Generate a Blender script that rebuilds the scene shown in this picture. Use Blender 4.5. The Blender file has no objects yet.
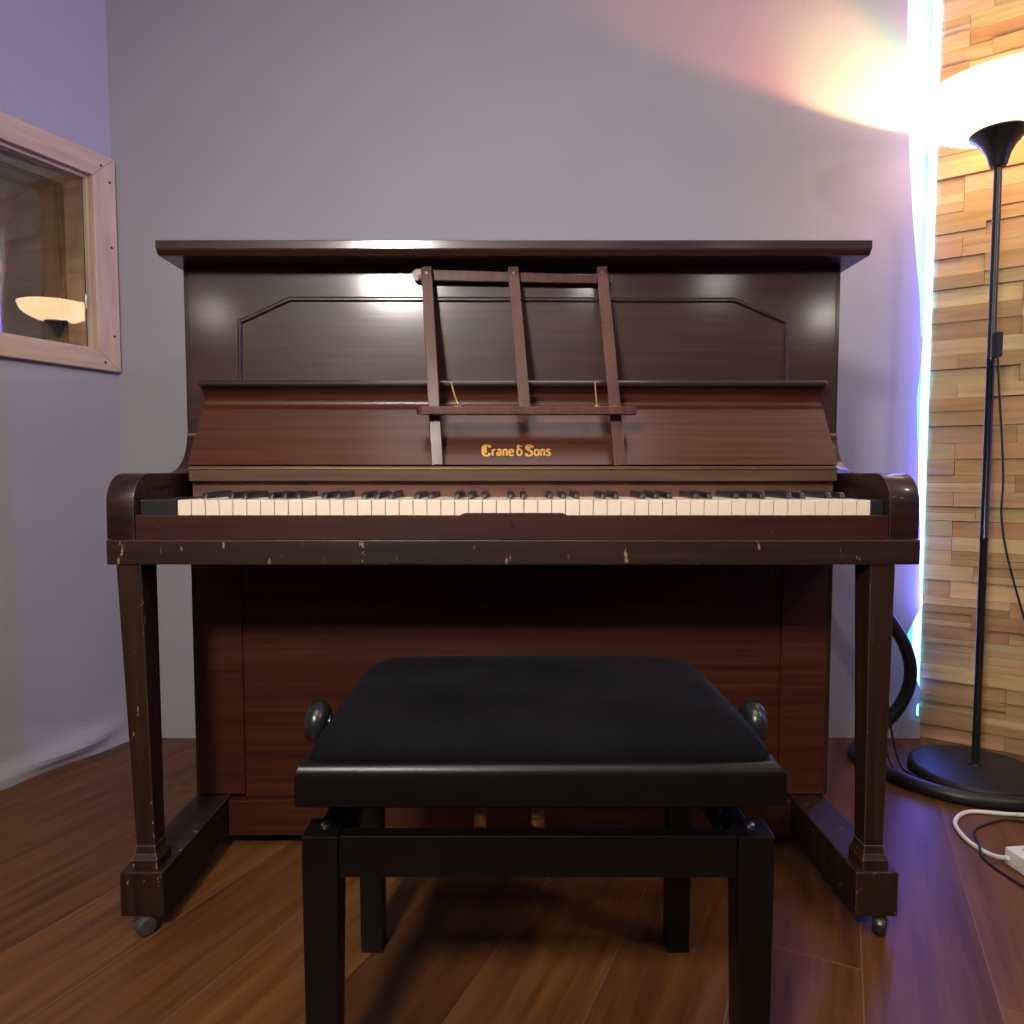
import bpy, bmesh, math, random
from mathutils import Vector, Matrix
R = random.Random(7)
C = bpy.context.scene.collection
V = Vector

# ------------------------------------------------------------------ materials
def new_mat(name):
    m = bpy.data.materials.new(name); m.use_nodes = True
    nt = m.node_tree; b = nt.nodes['Principled BSDF']
    return m, nt, b
def N(nt, kind, **kw):
    n = nt.nodes.new(kind)
    for k, v in kw.items(): setattr(n, k, v)
    return n
def L(nt, a, b): nt.links.new(a, b)
def coords(nt, scale=(1, 1, 1), rot=(0, 0, 0)):
    t = N(nt, 'ShaderNodeTexCoord'); mp = N(nt, 'ShaderNodeMapping')
    mp.inputs['Scale'].default_value = scale; mp.inputs['Rotation'].default_value = rot
    L(nt, t.outputs['Object'], mp.inputs['Vector']); return mp.outputs['Vector']
def ramp(nt, fac, stops):
    r = N(nt, 'ShaderNodeValToRGB'); e = r.color_ramp.elements
    while len(e) < len(stops): e.new(0.5)
    for i, (p, c) in enumerate(stops):
        e[i].position = p; e[i].color = (*c, 1) if len(c) == 3 else c
    L(nt, fac, r.inputs['Fac']); return r.outputs['Color']
def mix(nt, fac, a, b, blend='MIX'):
    m = N(nt, 'ShaderNodeMix', data_type='RGBA', blend_type=blend)
    if isinstance(fac, (int, float)): m.inputs[0].default_value = fac
    else: L(nt, fac, m.inputs[0])
    for s, v in ((m.inputs[6], a), (m.inputs[7], b)):
        if isinstance(v, tuple): s.default_value = (*v, 1)
        else: L(nt, v, s)
    return m.outputs[2]
def math_n(nt, op, a, b=None):
    m = N(nt, 'ShaderNodeMath', operation=op)
    for s, v in ((m.inputs[0], a), (m.inputs[1], b)):
        if v is None: continue
        if isinstance(v, (int, float)): s.default_value = v
        else: L(nt, v, s)
    return m.outputs[0]
def bump(nt, b, h, strength=0.1, dist=0.002):
    n = N(nt, 'ShaderNodeBump'); n.inputs['Strength'].default_value = strength
    n.inputs['Distance'].default_value = dist
    L(nt, h, n.inputs['Height']); L(nt, n.outputs['Normal'], b.inputs['Normal'])
def noise(nt, vec, scale, detail=4, rough=0.55):
    n = N(nt, 'ShaderNodeTexNoise'); n.inputs['Scale'].default_value = scale
    n.inputs['Detail'].default_value = detail; n.inputs['Roughness'].default_value = rough
    L(nt, vec, n.inputs['Vector']); return n.outputs['Fac']

def plain(name, col, rough=0.5, metal=0.0, spec=0.5, vary=0.12, scale=30):
    m, nt, b = new_mat(name)
    f = noise(nt, coords(nt), scale)
    lo = tuple(c * (1 - vary) for c in col); hi = tuple(min(1, c * (1 + vary)) for c in col)
    L(nt, ramp(nt, f, [(0.3, lo), (0.7, hi)]), b.inputs['Base Color'])
    b.inputs['Roughness'].default_value = rough; b.inputs['Metallic'].default_value = metal
    b.inputs['Specular IOR Level'].default_value = spec
    return m
def wood(name, dark, mid, light, rough=0.3, coat=0.3, grain=(1.2, 30, 30), wear=0.0, wearcol=(0.32, 0.2, 0.12), spec=0.3, croft=0.14, knock=0.71):
    m, nt, b = new_mat(name)
    v = coords(nt, grain)
    f = noise(nt, v, 2.2, 6, 0.6)
    col = ramp(nt, f, [(0.28, dark), (0.5, mid), (0.75, light)])
    if wear > 0:
        bv = N(nt, 'ShaderNodeBevel', samples=4); bv.inputs['Radius'].default_value = 0.0028
        g = N(nt, 'ShaderNodeNewGeometry')
        d = N(nt, 'ShaderNodeVectorMath', operation='DOT_PRODUCT')
        L(nt, bv.outputs['Normal'], d.inputs[0]); L(nt, g.outputs['Normal'], d.inputs[1])
        e = math_n(nt, 'SUBTRACT', 1.0, d.outputs['Value'])
        n2 = noise(nt, coords(nt, (9, 9, 9)), 3.0, 5, 0.7)
        k = math_n(nt, 'MULTIPLY', e, math_n(nt, 'MULTIPLY', n2, 8.0))
        k = ramp(nt, k, [(0.35, (0, 0, 0)), (0.75, (1, 1, 1))])
        # short knocks and scratches on the faces
        n3 = noise(nt, coords(nt, (38, 40, 13), (0.3, 0.5, 0.4)), 2.0, 4, 0.65)
        s = ramp(nt, n3, [(knock, (0, 0, 0)), (knock + 0.03, (1, 1, 1))])
        a = mix(nt, 1.0, k, s, 'ADD')
        bw = N(nt, 'ShaderNodeRGBToBW'); L(nt, a, bw.inputs[0])
        fac = math_n(nt, 'MULTIPLY', bw.outputs[0], wear)
        fac = math_n(nt, 'MINIMUM', fac, 1.0)
        col = mix(nt, fac, col, wearcol)
    L(nt, col, b.inputs['Base Color'])
    b.inputs['Roughness'].default_value = rough
    b.inputs['Specular IOR Level'].default_value = spec
    b.inputs['Coat Weight'].default_value = coat; b.inputs['Coat Roughness'].default_value = croft
    rr = noise(nt, coords(nt, (3, 20, 20)), 3.0, 4)
    mr = N(nt, 'ShaderNodeMapRange'); mr.inputs['To Min'].default_value = rough * 0.8; mr.inputs['To Max'].default_value = rough * 1.3
    L(nt, rr, mr.inputs['Value']); L(nt, mr.outputs[0], b.inputs['Roughness'])
    bump(nt, b, f, 0.05, 0.001)
    return m
def emit(name, col, strength, base=(0.8, 0.8, 0.8)):
    m, nt, b = new_mat(name)
    b.inputs['Base Color'].default_value = (*base, 1)
    f = noise(nt, coords(nt), 8)
    L(nt, ramp(nt, f, [(0, tuple(c * 0.96 for c in col)), (1, col)]), b.inputs['Emission Color'])
    b.inputs['Emission Strength'].default_value = strength
    return m

M = {}
M['case'] = wood('dark_mahogany', (0.0087, 0.0026, 0.0012), (0.0181, 0.0054, 0.0025), (0.0361, 0.0115, 0.0048), 0.42, 0.5, wear=0.5)
M['panel'] = wood('polished_mahogany', (0.0214, 0.0065, 0.0043), (0.0344, 0.0105, 0.0068), (0.0536, 0.0177, 0.0108), 0.42, 0.9, grain=(1.5, 40, 40), croft=0.13)
M['fall'] = wood('red_mahogany', (0.0306, 0.0059, 0.0016), (0.0574, 0.0119, 0.0029), (0.0956, 0.0223, 0.0051), 0.42, 0.35, grain=(0.8, 45, 45), croft=0.2)
M['lower'] = wood('lower_mahogany', (0.0272, 0.0053, 0.0013), (0.0476, 0.0103, 0.0022), (0.0808, 0.0199, 0.0038), 0.5, 0.1, grain=(0.8, 40, 40), croft=0.3)
M['slab'] = wood('worn_mahogany', (0.0095, 0.0028, 0.0010), (0.0177, 0.0055, 0.0020), (0.0313, 0.0100, 0.0038), 0.5, 0.1, wear=0.8, croft=0.3, knock=0.655)
M['slip'] = wood('slip_mahogany', (0.0199, 0.0041, 0.0014), (0.0352, 0.0072, 0.0024), (0.0551, 0.0122, 0.0043), 0.5, 0.1, grain=(1, 35, 35), wear=0.35, croft=0.3)
M['lid'] = wood('lid_mahogany', (0.0088, 0.0042, 0.0030), (0.0160, 0.0075, 0.0053), (0.0260, 0.0124, 0.0083), 0.4, 0.8, wear=0.35)
M['leg'] = wood('leg_mahogany', (0.0109, 0.0037, 0.0012), (0.0218, 0.0080, 0.0026), (0.0394, 0.0149, 0.0050), 0.5, 0.1, grain=(30, 30, 1.2), wear=0.9, croft=0.3, knock=0.665)
M['rest'] = wood('rest_mahogany', (0.0450, 0.0136, 0.0075), (0.0765, 0.0232, 0.0128), (0.1125, 0.0368, 0.0203), 0.45, 0.2, grain=(25, 25, 2), wear=0.7, wearcol=(0.45, 0.33, 0.25), croft=0.25)
M['rail'] = wood('name_rail', (0.0595, 0.0320, 0.0188), (0.0850, 0.0480, 0.0263), (0.1190, 0.0680, 0.0375), 0.45, 0.05)
M['inner'] = wood('inner_rail', (0.1011, 0.0408, 0.0287), (0.1300, 0.0544, 0.0382), (0.1662, 0.0714, 0.0510), 0.5, 0.0)
M['ivory'] = plain('ivory', (0.84, 0.71, 0.57), 0.35, vary=0.06, scale=6)
M['ebony'] = plain('ebony', (0.018, 0.018, 0.02), 0.35)
M['blackpaint'] = plain('satin_black_paint', (0.0035, 0.003, 0.003), 0.34, vary=0.2, spec=0.35)
M['blackmetal'] = plain('black_metal', (0.012, 0.012, 0.013), 0.28, spec=0.6)
M['basemetal'] = plain('base_black_metal', (0.016, 0.014, 0.013), 0.5, spec=0.35)
M['rubber'] = plain('black_rubber', (0.012, 0.012, 0.013), 0.42)
M['steel'] = plain('steel', (0.5, 0.5, 0.5), 0.3, 1.0)
M['brass'] = plain('brass', (0.72, 0.46, 0.16), 0.32, 1.0)
M['gold'] = plain('gold_leaf', (0.62, 0.33, 0.06), 0.45, 0.0)
M['screw'] = plain('dark_screw', (0.02, 0.015, 0.012), 0.4, 0.8)
M['worn_iron'] = plain('worn_iron', (0.12, 0.11, 0.10), 0.5, 0.6)
M['hole'] = plain('dark_opening', (0.004, 0.003, 0.003), 0.8)
M['white'] = plain('white_plastic', (0.78, 0.77, 0.72), 0.4, vary=0.03)
M['red'] = plain('red_plastic', (0.6, 0.12, 0.08), 0.4)
M['ceiling'] = plain('ceiling_paint', (0.55, 0.54, 0.54), 0.9, vary=0.03)
M['rear'] = plain('rear_paint', (0.14, 0.135, 0.15), 0.9, vary=0.03)
M['board'] = plain('white_board', (0.85, 0.86, 0.9), 0.7, vary=0.02)
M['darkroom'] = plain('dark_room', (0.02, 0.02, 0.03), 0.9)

def fabric_wall(name, col, trans=0.0):
    m, nt, b = new_mat(name)
    v = coords(nt)
    f = noise(nt, v, 1.6, 3); g = noise(nt, coords(nt, (1, 1, 1)), 420, 2)
    lo = tuple(c * 0.95 for c in col); hi = tuple(c * 1.04 for c in col)
    L(nt, ramp(nt, f, [(0.3, lo), (0.7, hi)]), b.inputs['Base Color'])
    b.inputs['Roughness'].default_value = 0.95; b.inputs['Specular IOR Level'].default_value = 0.15
    h = math_n(nt, 'ADD', math_n(nt, 'MULTIPLY', noise(nt, v, 2.4, 2), 6.0), math_n(nt, 'MULTIPLY', g, 0.12))
    bump(nt, b, h, 0.35, 0.004)
    if trans:
        tr = N(nt, 'ShaderNodeBsdfTranslucent'); tr.inputs['Color'].default_value = (*col, 1)
        mx = N(nt, 'ShaderNodeMixShader'); mx.inputs[0].default_value = trans
        out = nt.nodes['Material Output']
        L(nt, b.outputs[0], mx.inputs[1]); L(nt, tr.outputs[0], mx.inputs[2]); L(nt, mx.outputs[0], out.inputs['Surface'])
    return m
M['cloth'] = fabric_wall('grey_cloth', (0.41, 0.39, 0.435), 0.10)
M['fabric'] = fabric_wall('grey_fabric', (0.41, 0.39, 0.435))

def velvet():
    m, nt, b = new_mat('black_velvet')
    f = noise(nt, coords(nt, (1, 1.4, 1)), 9, 5, 0.6)
    L(nt, ramp(nt, f, [(0.35, (0.003, 0.003, 0.0034)), (0.7, (0.006, 0.006, 0.007))]), b.inputs['Base Color'])
    b.inputs['Roughness'].default_value = 0.8; b.inputs['Specular IOR Level'].default_value = 0.06
    s = N(nt, 'ShaderNodeMapRange'); s.inputs['To Min'].default_value = 0.008; s.inputs['To Max'].default_value = 0.04
    L(nt, f, s.inputs['Value']); L(nt, s.outputs[0], b.inputs['Sheen Weight'])
    b.inputs['Sheen Roughness'].default_value = 0.4
    b.inputs['Sheen Tint'].default_value = (0.75, 0.8, 0.85, 1)
    bump(nt, b, noise(nt, coords(nt), 500, 2), 0.3, 0.0006)
    return m
M['velvet'] = velvet()

def oak_floor():
    m, nt, b = new_mat('oak_planks')
    ang = math.atan2(0.905, 0.425)
    t = N(nt, 'ShaderNodeTexCoord'); mp = N(nt, 'ShaderNodeMapping', vector_type='TEXTURE')
    mp.inputs['Rotation'].default_value = (0, 0, ang); mp.inputs['Location'].default_value = (0.055, 0.0, 0)
    L(nt, t.outputs['Object'], mp.inputs['Vector'])
    br = N(nt, 'ShaderNodeTexBrick'); br.offset = 0.37
    br.inputs['Scale'].default_value = 1.0; br.inputs['Brick Width'].default_value = 1.9
    br.inputs['Row Height'].default_value = 0.185; br.inputs['Mortar Size'].default_value = 0.0014
    br.inputs['Mortar Smooth'].default_value = 0.3; br.inputs['Bias'].default_value = 0.0
    br.inputs['Color1'].default_value = (0.25, 0.25, 0.25, 1); br.inputs['Color2'].default_value = (0.85, 0.85, 0.85, 1)
    br.inputs['Mortar'].default_value = (0, 0, 0, 1)
    L(nt, mp.outputs[0], br.inputs['Vector'])
    st = N(nt, 'ShaderNodeMapping'); st.inputs['Scale'].default_value = (1.4, 16, 1)
    L(nt, mp.outputs[0], st.inputs['Vector'])
    # shift the grain from plank to plank
    off = N(nt, 'ShaderNodeVectorMath', operation='ADD')
    L(nt, st.outputs[0], off.inputs[0])
    sc = N(nt, 'ShaderNodeVectorMath', operation='SCALE'); sc.inputs['Scale'].default_value = 9.0
    L(nt, br.outputs['Color'], sc.inputs[0]); L(nt, sc.outputs[0], off.inputs[1])
    f = noise(nt, off.outputs[0], 2.2, 8, 0.62)
    grain = ramp(nt, f, [(0.25, (0.062, 0.022, 0.006)), (0.5, (0.138, 0.056, 0.0165)), (0.75, (0.205, 0.09, 0.028))])
    tone = ramp(nt, br.outputs['Color'], [(0.2, (0.66, 0.58, 0.52)), (0.9, (1.22, 1.18, 1.1))])
    col = mix(nt, 1.0, grain, tone, 'MULTIPLY')
    kn = noise(nt, mp.outputs[0], 5.5, 3, 0.5)
    col = mix(nt, ramp(nt, kn, [(0.70, (0, 0, 0)), (0.76, (0.7, 0.7, 0.7))]), col, (0.05, 0.022, 0.01))
    col = mix(nt, br.outputs['Fac'], col, (0.16, 0.09, 0.045))
    L(nt, col, b.inputs['Base Color'])
    b.inputs['Roughness'].default_value = 0.42; b.inputs['Specular IOR Level'].default_value = 0.35
    h = math_n(nt, 'SUBTRACT', math_n(nt, 'MULTIPLY', f, 0.3), br.outputs['Fac'])
    bump(nt, b, h, 0.25, 0.0015)
    return m
M['floor'] = oak_floor()

def block_wood():
    m, nt, b = new_mat('stacked_wood_blocks')
    at = N(nt, 'ShaderNodeAttribute', attribute_name='tint')
    t = N(nt, 'ShaderNodeTexCoord')
    mp = N(nt, 'ShaderNodeMapping', vector_type='TEXTURE'); mp.inputs['Rotation'].default_value = (0, 0, math.atan2(-0.569, 0.822))
    L(nt, t.outputs['Object'], mp.inputs['Vector'])
    st = N(nt, 'ShaderNodeMapping'); st.inputs['Scale'].default_value = (2.5, 2.5, 34)
    L(nt, mp.outputs[0], st.inputs['Vector'])
    add = N(nt, 'ShaderNodeVectorMath', operation='ADD'); L(nt, st.outputs[0], add.inputs[0])
    sc = N(nt, 'ShaderNodeVectorMath', operation='SCALE'); sc.inputs['Scale'].default_value = 40.0
    L(nt, at.outputs['Color'], sc.inputs[0]); L(nt, sc.outputs[0], add.inputs[1])
    f = noise(nt, add.outputs[0], 1.6, 6, 0.6)
    g = ramp(nt, f, [(0.28, (0.76, 0.70, 0.62)), (0.5, (1, 1, 1)), (0.75, (1.1, 1.1, 1.08))])
    L(nt, mix(nt, 1.0, at.outputs['Color'], g, 'MULTIPLY'), b.inputs['Base Color'])
    b.inputs['Roughness'].default_value = 0.6; b.inputs['Specular IOR Level'].default_value = 0.3
    bump(nt, b, f, 0.12, 0.0015)
    return m
M['blocks'] = block_wood()
def pine(name, sc):
    m, nt, b = new_mat(name)
    v = coords(nt, sc)
    f = noise(nt, v, 1.5, 5)
    L(nt, ramp(nt, f, [(0.3, (0.50, 0.35, 0.24)), (0.6, (0.63, 0.47, 0.33)), (0.8, (0.68, 0.53, 0.39))]), b.inputs['Base Color'])
    b.inputs['Roughness'].default_value = 0.5
    return m
M['pine'] = pine('pale_pine', (26, 26, 3)); M['pine_rail'] = pine('pale_pine_rail', (3, 3, 34))
def glass():
    m, nt, b = new_mat('window_glass')
    b.inputs['Base Color'].default_value = (0.9, 0.92, 0.95, 1)
    f = noise(nt, coords(nt), 40, 3)
    L(nt, ramp(nt, f, [(0.4, (0.0, 0.0, 0.0)), (0.8, (0.02, 0.02, 0.02))]), b.inputs['Roughness'])
    b.inputs['IOR'].default_value = 1.75; b.inputs['Transmission Weight'].default_value = 1.0
    return m
M['glass'] = glass()
def shade_glass():
    m, nt, b = new_mat('opal_glass_shade')
    b.inputs['Base Color'].default_value = (0.85, 0.8, 0.72, 1)
    b.inputs['Roughness'].default_value = 0.3
    g = N(nt, 'ShaderNodeNewGeometry')
    f = noise(nt, coords(nt), 5, 2)
    L(nt, ramp(nt, f, [(0.3, (1.0, 0.60, 0.27)), (0.7, (1.0, 0.70, 0.36))]), b.inputs['Emission Color'])
    b.inputs['Emission Strength'].default_value = 7.0
    return m
M['shade'] = shade_glass()
M['led'] = emit('led_light', (0.065, 0.42, 1.0), 9.0)
M['bulb'] = emit('bulb_light', (1.0, 0.75, 0.45), 60.0)

# ------------------------------------------------------------------ mesh helpers
class MB:
    def __init__(s): s.bm = bmesh.new()
    def box(s, x0, x1, y0, y1, z0, z1, bev=0.0, seg=2, mat=None):
        t = bmesh.new(); bmesh.ops.create_cube(t, size=1)
        for v in t.verts:
            v.co = V(((x0 + x1) / 2 + v.co.x * (x1 - x0), (y0 + y1) / 2 + v.co.y * (y1 - y0), (z0 + z1) / 2 + v.co.z * (z1 - z0)))
        if bev: bmesh.ops.bevel(t, geom=t.edges[:], offset=bev, segments=seg, affect='EDGES', profile=0.5)
        if mat is not None: t.transform(mat)
        s.add(t); return s
    def add(s, t):
        me = bpy.data.meshes.new('tmp'); t.to_mesh(me); t.free(); s.bm.from_mesh(me); bpy.data.meshes.remove(me)
    def taper(s, b, t, z0, z1, bev=0.0):
        """b, t: (x0,x1,y0,y1) at z0 and z1"""
        q = bmesh.new()
        vs = [q.verts.new((x, y, z)) for (r, z) in ((b, z0), (t, z1)) for x, y in ((r[0], r[2]), (r[1], r[2]), (r[1], r[3]), (r[0], r[3]))]
        for f in ((3, 2, 1, 0), (4, 5, 6, 7), (0, 1, 5, 4), (1, 2, 6, 5), (2, 3, 7, 6), (3, 0, 4, 7)): q.faces.new([vs[i] for i in f])
        if bev: bmesh.ops.bevel(q, geom=q.edges[:], offset=bev, segments=2, affect='EDGES', profile=0.5)
        s.add(q); return s
    def prism(s, pts, a0, a1, axis='x', bev=0.0):
        """closed profile extruded along an axis; pts are the other two coordinates in order"""
        q = bmesh.new()
        def P(a, p):
            return {'x': (a, p[0], p[1]), 'y': (p[0], a, p[1]), 'z': (p[0], p[1], a)}[axis]
        A = [q.verts.new(P(a0, p)) for p in pts]; B = [q.verts.new(P(a1, p)) for p in pts]
        n = len(pts); q.faces.new(A); q.faces.new(B[::-1])
        for i in range(n): q.faces.new((A[i], B[i], B[(i + 1) % n], A[(i + 1) % n]))
        bmesh.ops.recalc_face_normals(q, faces=q.faces[:])
        if bev:
            es = [e for e in q.edges if len(e.link_faces) == 2 and e.calc_face_angle(0) > 0.6]
            bmesh.ops.bevel(q, geom=es, offset=bev, segments=2, affect='EDGES', profile=0.5)
        s.add(q); return s
    def lathe(s, prof, cx=0, cy=0, n=40, closed=False, mat=None):
        q = bmesh.new(); rings = []
        for r, z in prof:
            rings.append([q.verts.new((cx + r * math.cos(2 * math.pi * i / n), cy + r * math.sin(2 * math.pi * i / n), z)) for i in range(n)])
        m = len(rings)
        for k in range(m if closed else m - 1):
            a, b = rings[k], rings[(k + 1) % m]
            for i in range(n): q.faces.new((a[i], a[(i + 1) % n], b[(i + 1) % n], b[i]))
        if not closed:
            q.faces.new(rings[0][::-1]); q.faces.new(rings[-1])
        bmesh.ops.recalc_face_normals(q, faces=q.faces[:])
        if mat is not None: q.transform(mat)
        s.add(q); return s
    def tube(s, pts, r, n=10, smooth=True, sub=6):
        P = [V(p) for p in pts]
        if smooth and len(P) > 2:
            out = []
            for i in range(len(P) - 1):
                p0 = P[max(i - 1, 0)]; p1 = P[i]; p2 = P[i + 1]; p3 = P[min(i + 2, len(P) - 1)]
                for j in range(sub):
                    t = j / sub
                    out.append(0.5 * ((2 * p1) + (p2 - p0) * t + (2 * p0 - 5 * p1 + 4 * p2 - p3) * t * t + (3 * p1 - p0 - 3 * p2 + p3) * t ** 3))
            out.append(P[-1]); P = out
        q = bmesh.new(); rings = []; up = V((0.13, 0.21, 0.97)).normalized()
        prev = None
        for i, p in enumerate(P):
            d = (P[min(i + 1, len(P) - 1)] - P[max(i - 1, 0)]).normalized()
            if prev is None:
                a = d.cross(up)
                if a.length < 0.05: a = d.cross(V((1, 0, 0)))
            else: a = prev - d * prev.dot(d)
            a.normalize(); prev = a; b = d.cross(a)
            rings.append([q.verts.new(p + a * r * math.cos(2 * math.pi * k / n) + b * r * math.sin(2 * math.pi * k / n)) for k in range(n)])
        for k in range(len(rings) - 1):
            for i in range(n): q.faces.new((rings[k][i], rings[k][(i + 1) % n], rings[k + 1][(i + 1) % n], rings[k + 1][i]))
        q.faces.new(rings[0][::-1]); q.faces.new(rings[-1])
        bmesh.ops.recalc_face_normals(q, faces=q.faces[:])
        s.add(q); return s
    def bar(s, p, q, w, t, side=(1, 0, 0), w2=None, bev=0.0015):
        """flat lath from p to q, width w along 'side', thickness t"""
        p = V(p); q = V(q); d = q - p; ln = d.length; d.normalize()
        sx = V(side); sx = (sx - d * sx.dot(d)).normalized(); nz = sx.cross(d)
        b = bmesh.new(); w2 = w2 or w
        vs = [b.verts.new(o + sx * ww / 2 * i + nz * t / 2 * j) for o, ww in ((p, w), (q, w2)) for i, j in ((-1, -1), (1, -1), (1, 1), (-1, 1))]
        for f in ((3, 2, 1, 0), (4, 5, 6, 7), (0, 1, 5, 4), (1, 2, 6, 5), (2, 3, 7, 6), (3, 0, 4, 7)): b.faces.new([vs[i] for i in f])
        bmesh.ops.recalc_face_normals(b, faces=b.faces[:])
        if bev: bmesh.ops.bevel(b, geom=b.edges[:], offset=bev, segments=2, affect='EDGES', profile=0.5)
        s.add(b); return s
    def poly(s, pts):
        q = bmesh.new(); q.faces.new([q.verts.new(p) for p in pts]); s.add(q); return s
    def build(s, name, m, parent=None, smooth=False):
        me = bpy.data.meshes.new(name); s.bm.to_mesh(me); s.bm.free()
        o = bpy.data.objects.new(name, me); C.objects.link(o)
        me.materials.append(M[m] if isinstance(m, str) else m)
        if smooth:
            for p in me.polygons: p.use_smooth = True
            try: me.set_sharp_from_angle(angle=math.radians(38))
            except Exception: pass
        if parent:
            o.parent = parent
            o.matrix_parent_inverse = parent.matrix_basis.inverted()
        return o
def thing(name, label, cat, loc=(0, 0, 0), group=None):
    o = bpy.data.objects.new(name, None); C.objects.link(o); o.location = loc; o.empty_display_size = 0.1
    o['label'] = label; o['category'] = cat
    if group: o['group'] = group
    return o
def tag(o, label, cat, group=None):
    o['label'] = label; o['category'] = cat
    if group: o['group'] = group
    return o
def struct(o): o['kind'] = 'structure'; return o

# ------------------------------------------------------------------ room
CEIL = 2.6
YB = 2.068
LC = V((-1.154, YB, 0)); LD = V((-0.425, -0.905, 0))       # left wall: corner and direction towards the camera
LN = V((0.905, -0.425, 0))                                  # into the room
RC = V((1.229, 2.088, 0)); RD = V((0.822, -0.569, 0)); RN = V((-0.569, -0.822, 0))
EL = LC + LD * 7.0; RE = RC + RD * 1.9

b = MB(); b.box(-5.2, 3.6, -4.6, 2.3, -0.06, 0.0)
struct(b.build('floor', 'floor'))
b = MB(); b.box(-5.2, 3.6, -4.6, 2.3, CEIL, CEIL + 0.06)
struct(b.build('ceiling', 'ceiling'))

# back wall: stretched grey cloth with an uneven right hand edge
edge = [(0.0, 1.227), (0.06, 1.227), (0.075, 1.213), (0.10, 1.212), (0.122, 1.224), (0.15, 1.220), (0.20, 1.200), (0.265, 1.168), (0.29, 1.160), (0.32, 1.176),
        (0.365, 1.199), (0.405, 1.222), (0.438, 1.226), (0.452, 1.216), (0.52, 1.212), (0.62, 1.212), (0.735, 1.201), (0.85, 1.197), (0.92, 1.191), (1.015, 1.187),
        (1.12, 1.196), (1.19, 1.201), (1.20, 1.193), (1.31, 1.186), (1.40, 1.174), (1.54, 1.158), (1.70, 1.144), (1.9, 1.134), (2.02, 1.126), (2.2, 1.124), (CEIL, 1.124)]
q = bmesh.new()
NX = 40; rows = []
zs = []
for i in range(len(edge) - 1):
    n = max(1, int((edge[i + 1][0] - edge[i][0]) / 0.03))
    for k in range(n):
        t = k / n; zs.append((edge[i][0] + (edge[i + 1][0] - edge[i][0]) * t, edge[i][1] + (edge[i + 1][1] - edge[i][1]) * t))
zs.append(edge[-1])
for z, xe in zs:
    row = []
    for k in range(NX + 1):
        x = -1.16 + (xe + 1.16) * k / NX
        y = YB + 0.003 * math.sin(x * 9 + z * 2.1) * math.exp(-((z - 0.1) / 0.5) ** 2)
        if 0.05 < z < 0.42 and x > 0.85: y -= 0.010 * math.sin((z - 0.05) / 0.37 * math.pi) * (x - 0.85) / 0.3
        row.append(q.verts.new((x, y, z)))
    rows.append(row)
for i in range(len(rows) - 1):
    for k in range(NX): q.faces.new((rows[i][k], rows[i][k + 1], rows[i + 1][k + 1], rows[i + 1][k]))
for i in range(len(rows) - 1):          # turned-back selvedge
    a, c_ = rows[i][NX], rows[i + 1][NX]
    if i == 0: pa = q.verts.new(a.co + V((-0.004, 0.004, 0)))
    pc = q.verts.new(c_.co + V((-0.004, 0.004, 0)))
    q.faces.new((a, pa, pc, c_)); pa = pc
bmesh.ops.recalc_face_normals(q, faces=q.faces[:])
b = MB(); b.add(q)
struct(b.build('wall_back', 'cloth', smooth=True))
# the pale board behind the cloth
b = MB(); b.box(-1.25, 1.2435, 2.115, 2.16, 0, CEIL)
struct(b.build('trim_1', 'board'))

# left wall with an opening for the studio window
S0, S1, Z0, Z1 = 0.066, 1.05, 1.140, 1.630      # opening along the wall and in height
Z0o, Z1o = 1.090, 1.692
def LW(s, z, d=0.0): return LC + LD * s + LN * d + V((0, 0, z))
b = MB()
def wall_piece(s0, s1, z0, z1):
    b.prism([(p.x, p.y) for p in (LW(s0, 0), LW(s1, 0), LW(s1, 0, -0.22), LW(s0, 0, -0.22))], z0, z1, 'z')
wall_piece(-0.05, S0, 0.14, CEIL); wall_piece(S1, 7.0, 0.14, CEIL); wall_piece(S0, S1, 0.14, Z0); wall_piece(S0, S1, Z1, CEIL)
# loose hem of the cloth along the floor
q = bmesh.new(); rows = []
for i in range(13):
    z = 0.142 - 0.142 * i / 12; row = []
    for k in range(141):
        s = 0.0 + 7.0 * (k / 140) ** 2
        t = i / 12
        d = 0.0008 + t * t * 0.02 + 0.022 * math.exp(-((t - 0.62 - 0.22 * math.sin(s * 3.1)) / 0.16) ** 2) * (0.4 + 0.6 * math.sin(s * 6.3 + 0.4) ** 2) * min(1, s / 0.1)
        d += 0.006 * math.sin(s * 21 + i * 0.5) * t * min(1, s / 0.1)
        p = LW(s, z, max(d, 0.0008)); row.append(q.verts.new(p))
    rows.append(row)
for i in range(12):
    for k in range(140): q.faces.new((rows[i][k], rows[i][k + 1], rows[i + 1][k + 1], rows[i + 1][k]))
bmesh.ops.recalc_face_normals(q, faces=q.faces[:])
b.add(q)
struct(b.build('wall_left', 'fabric'))

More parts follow.
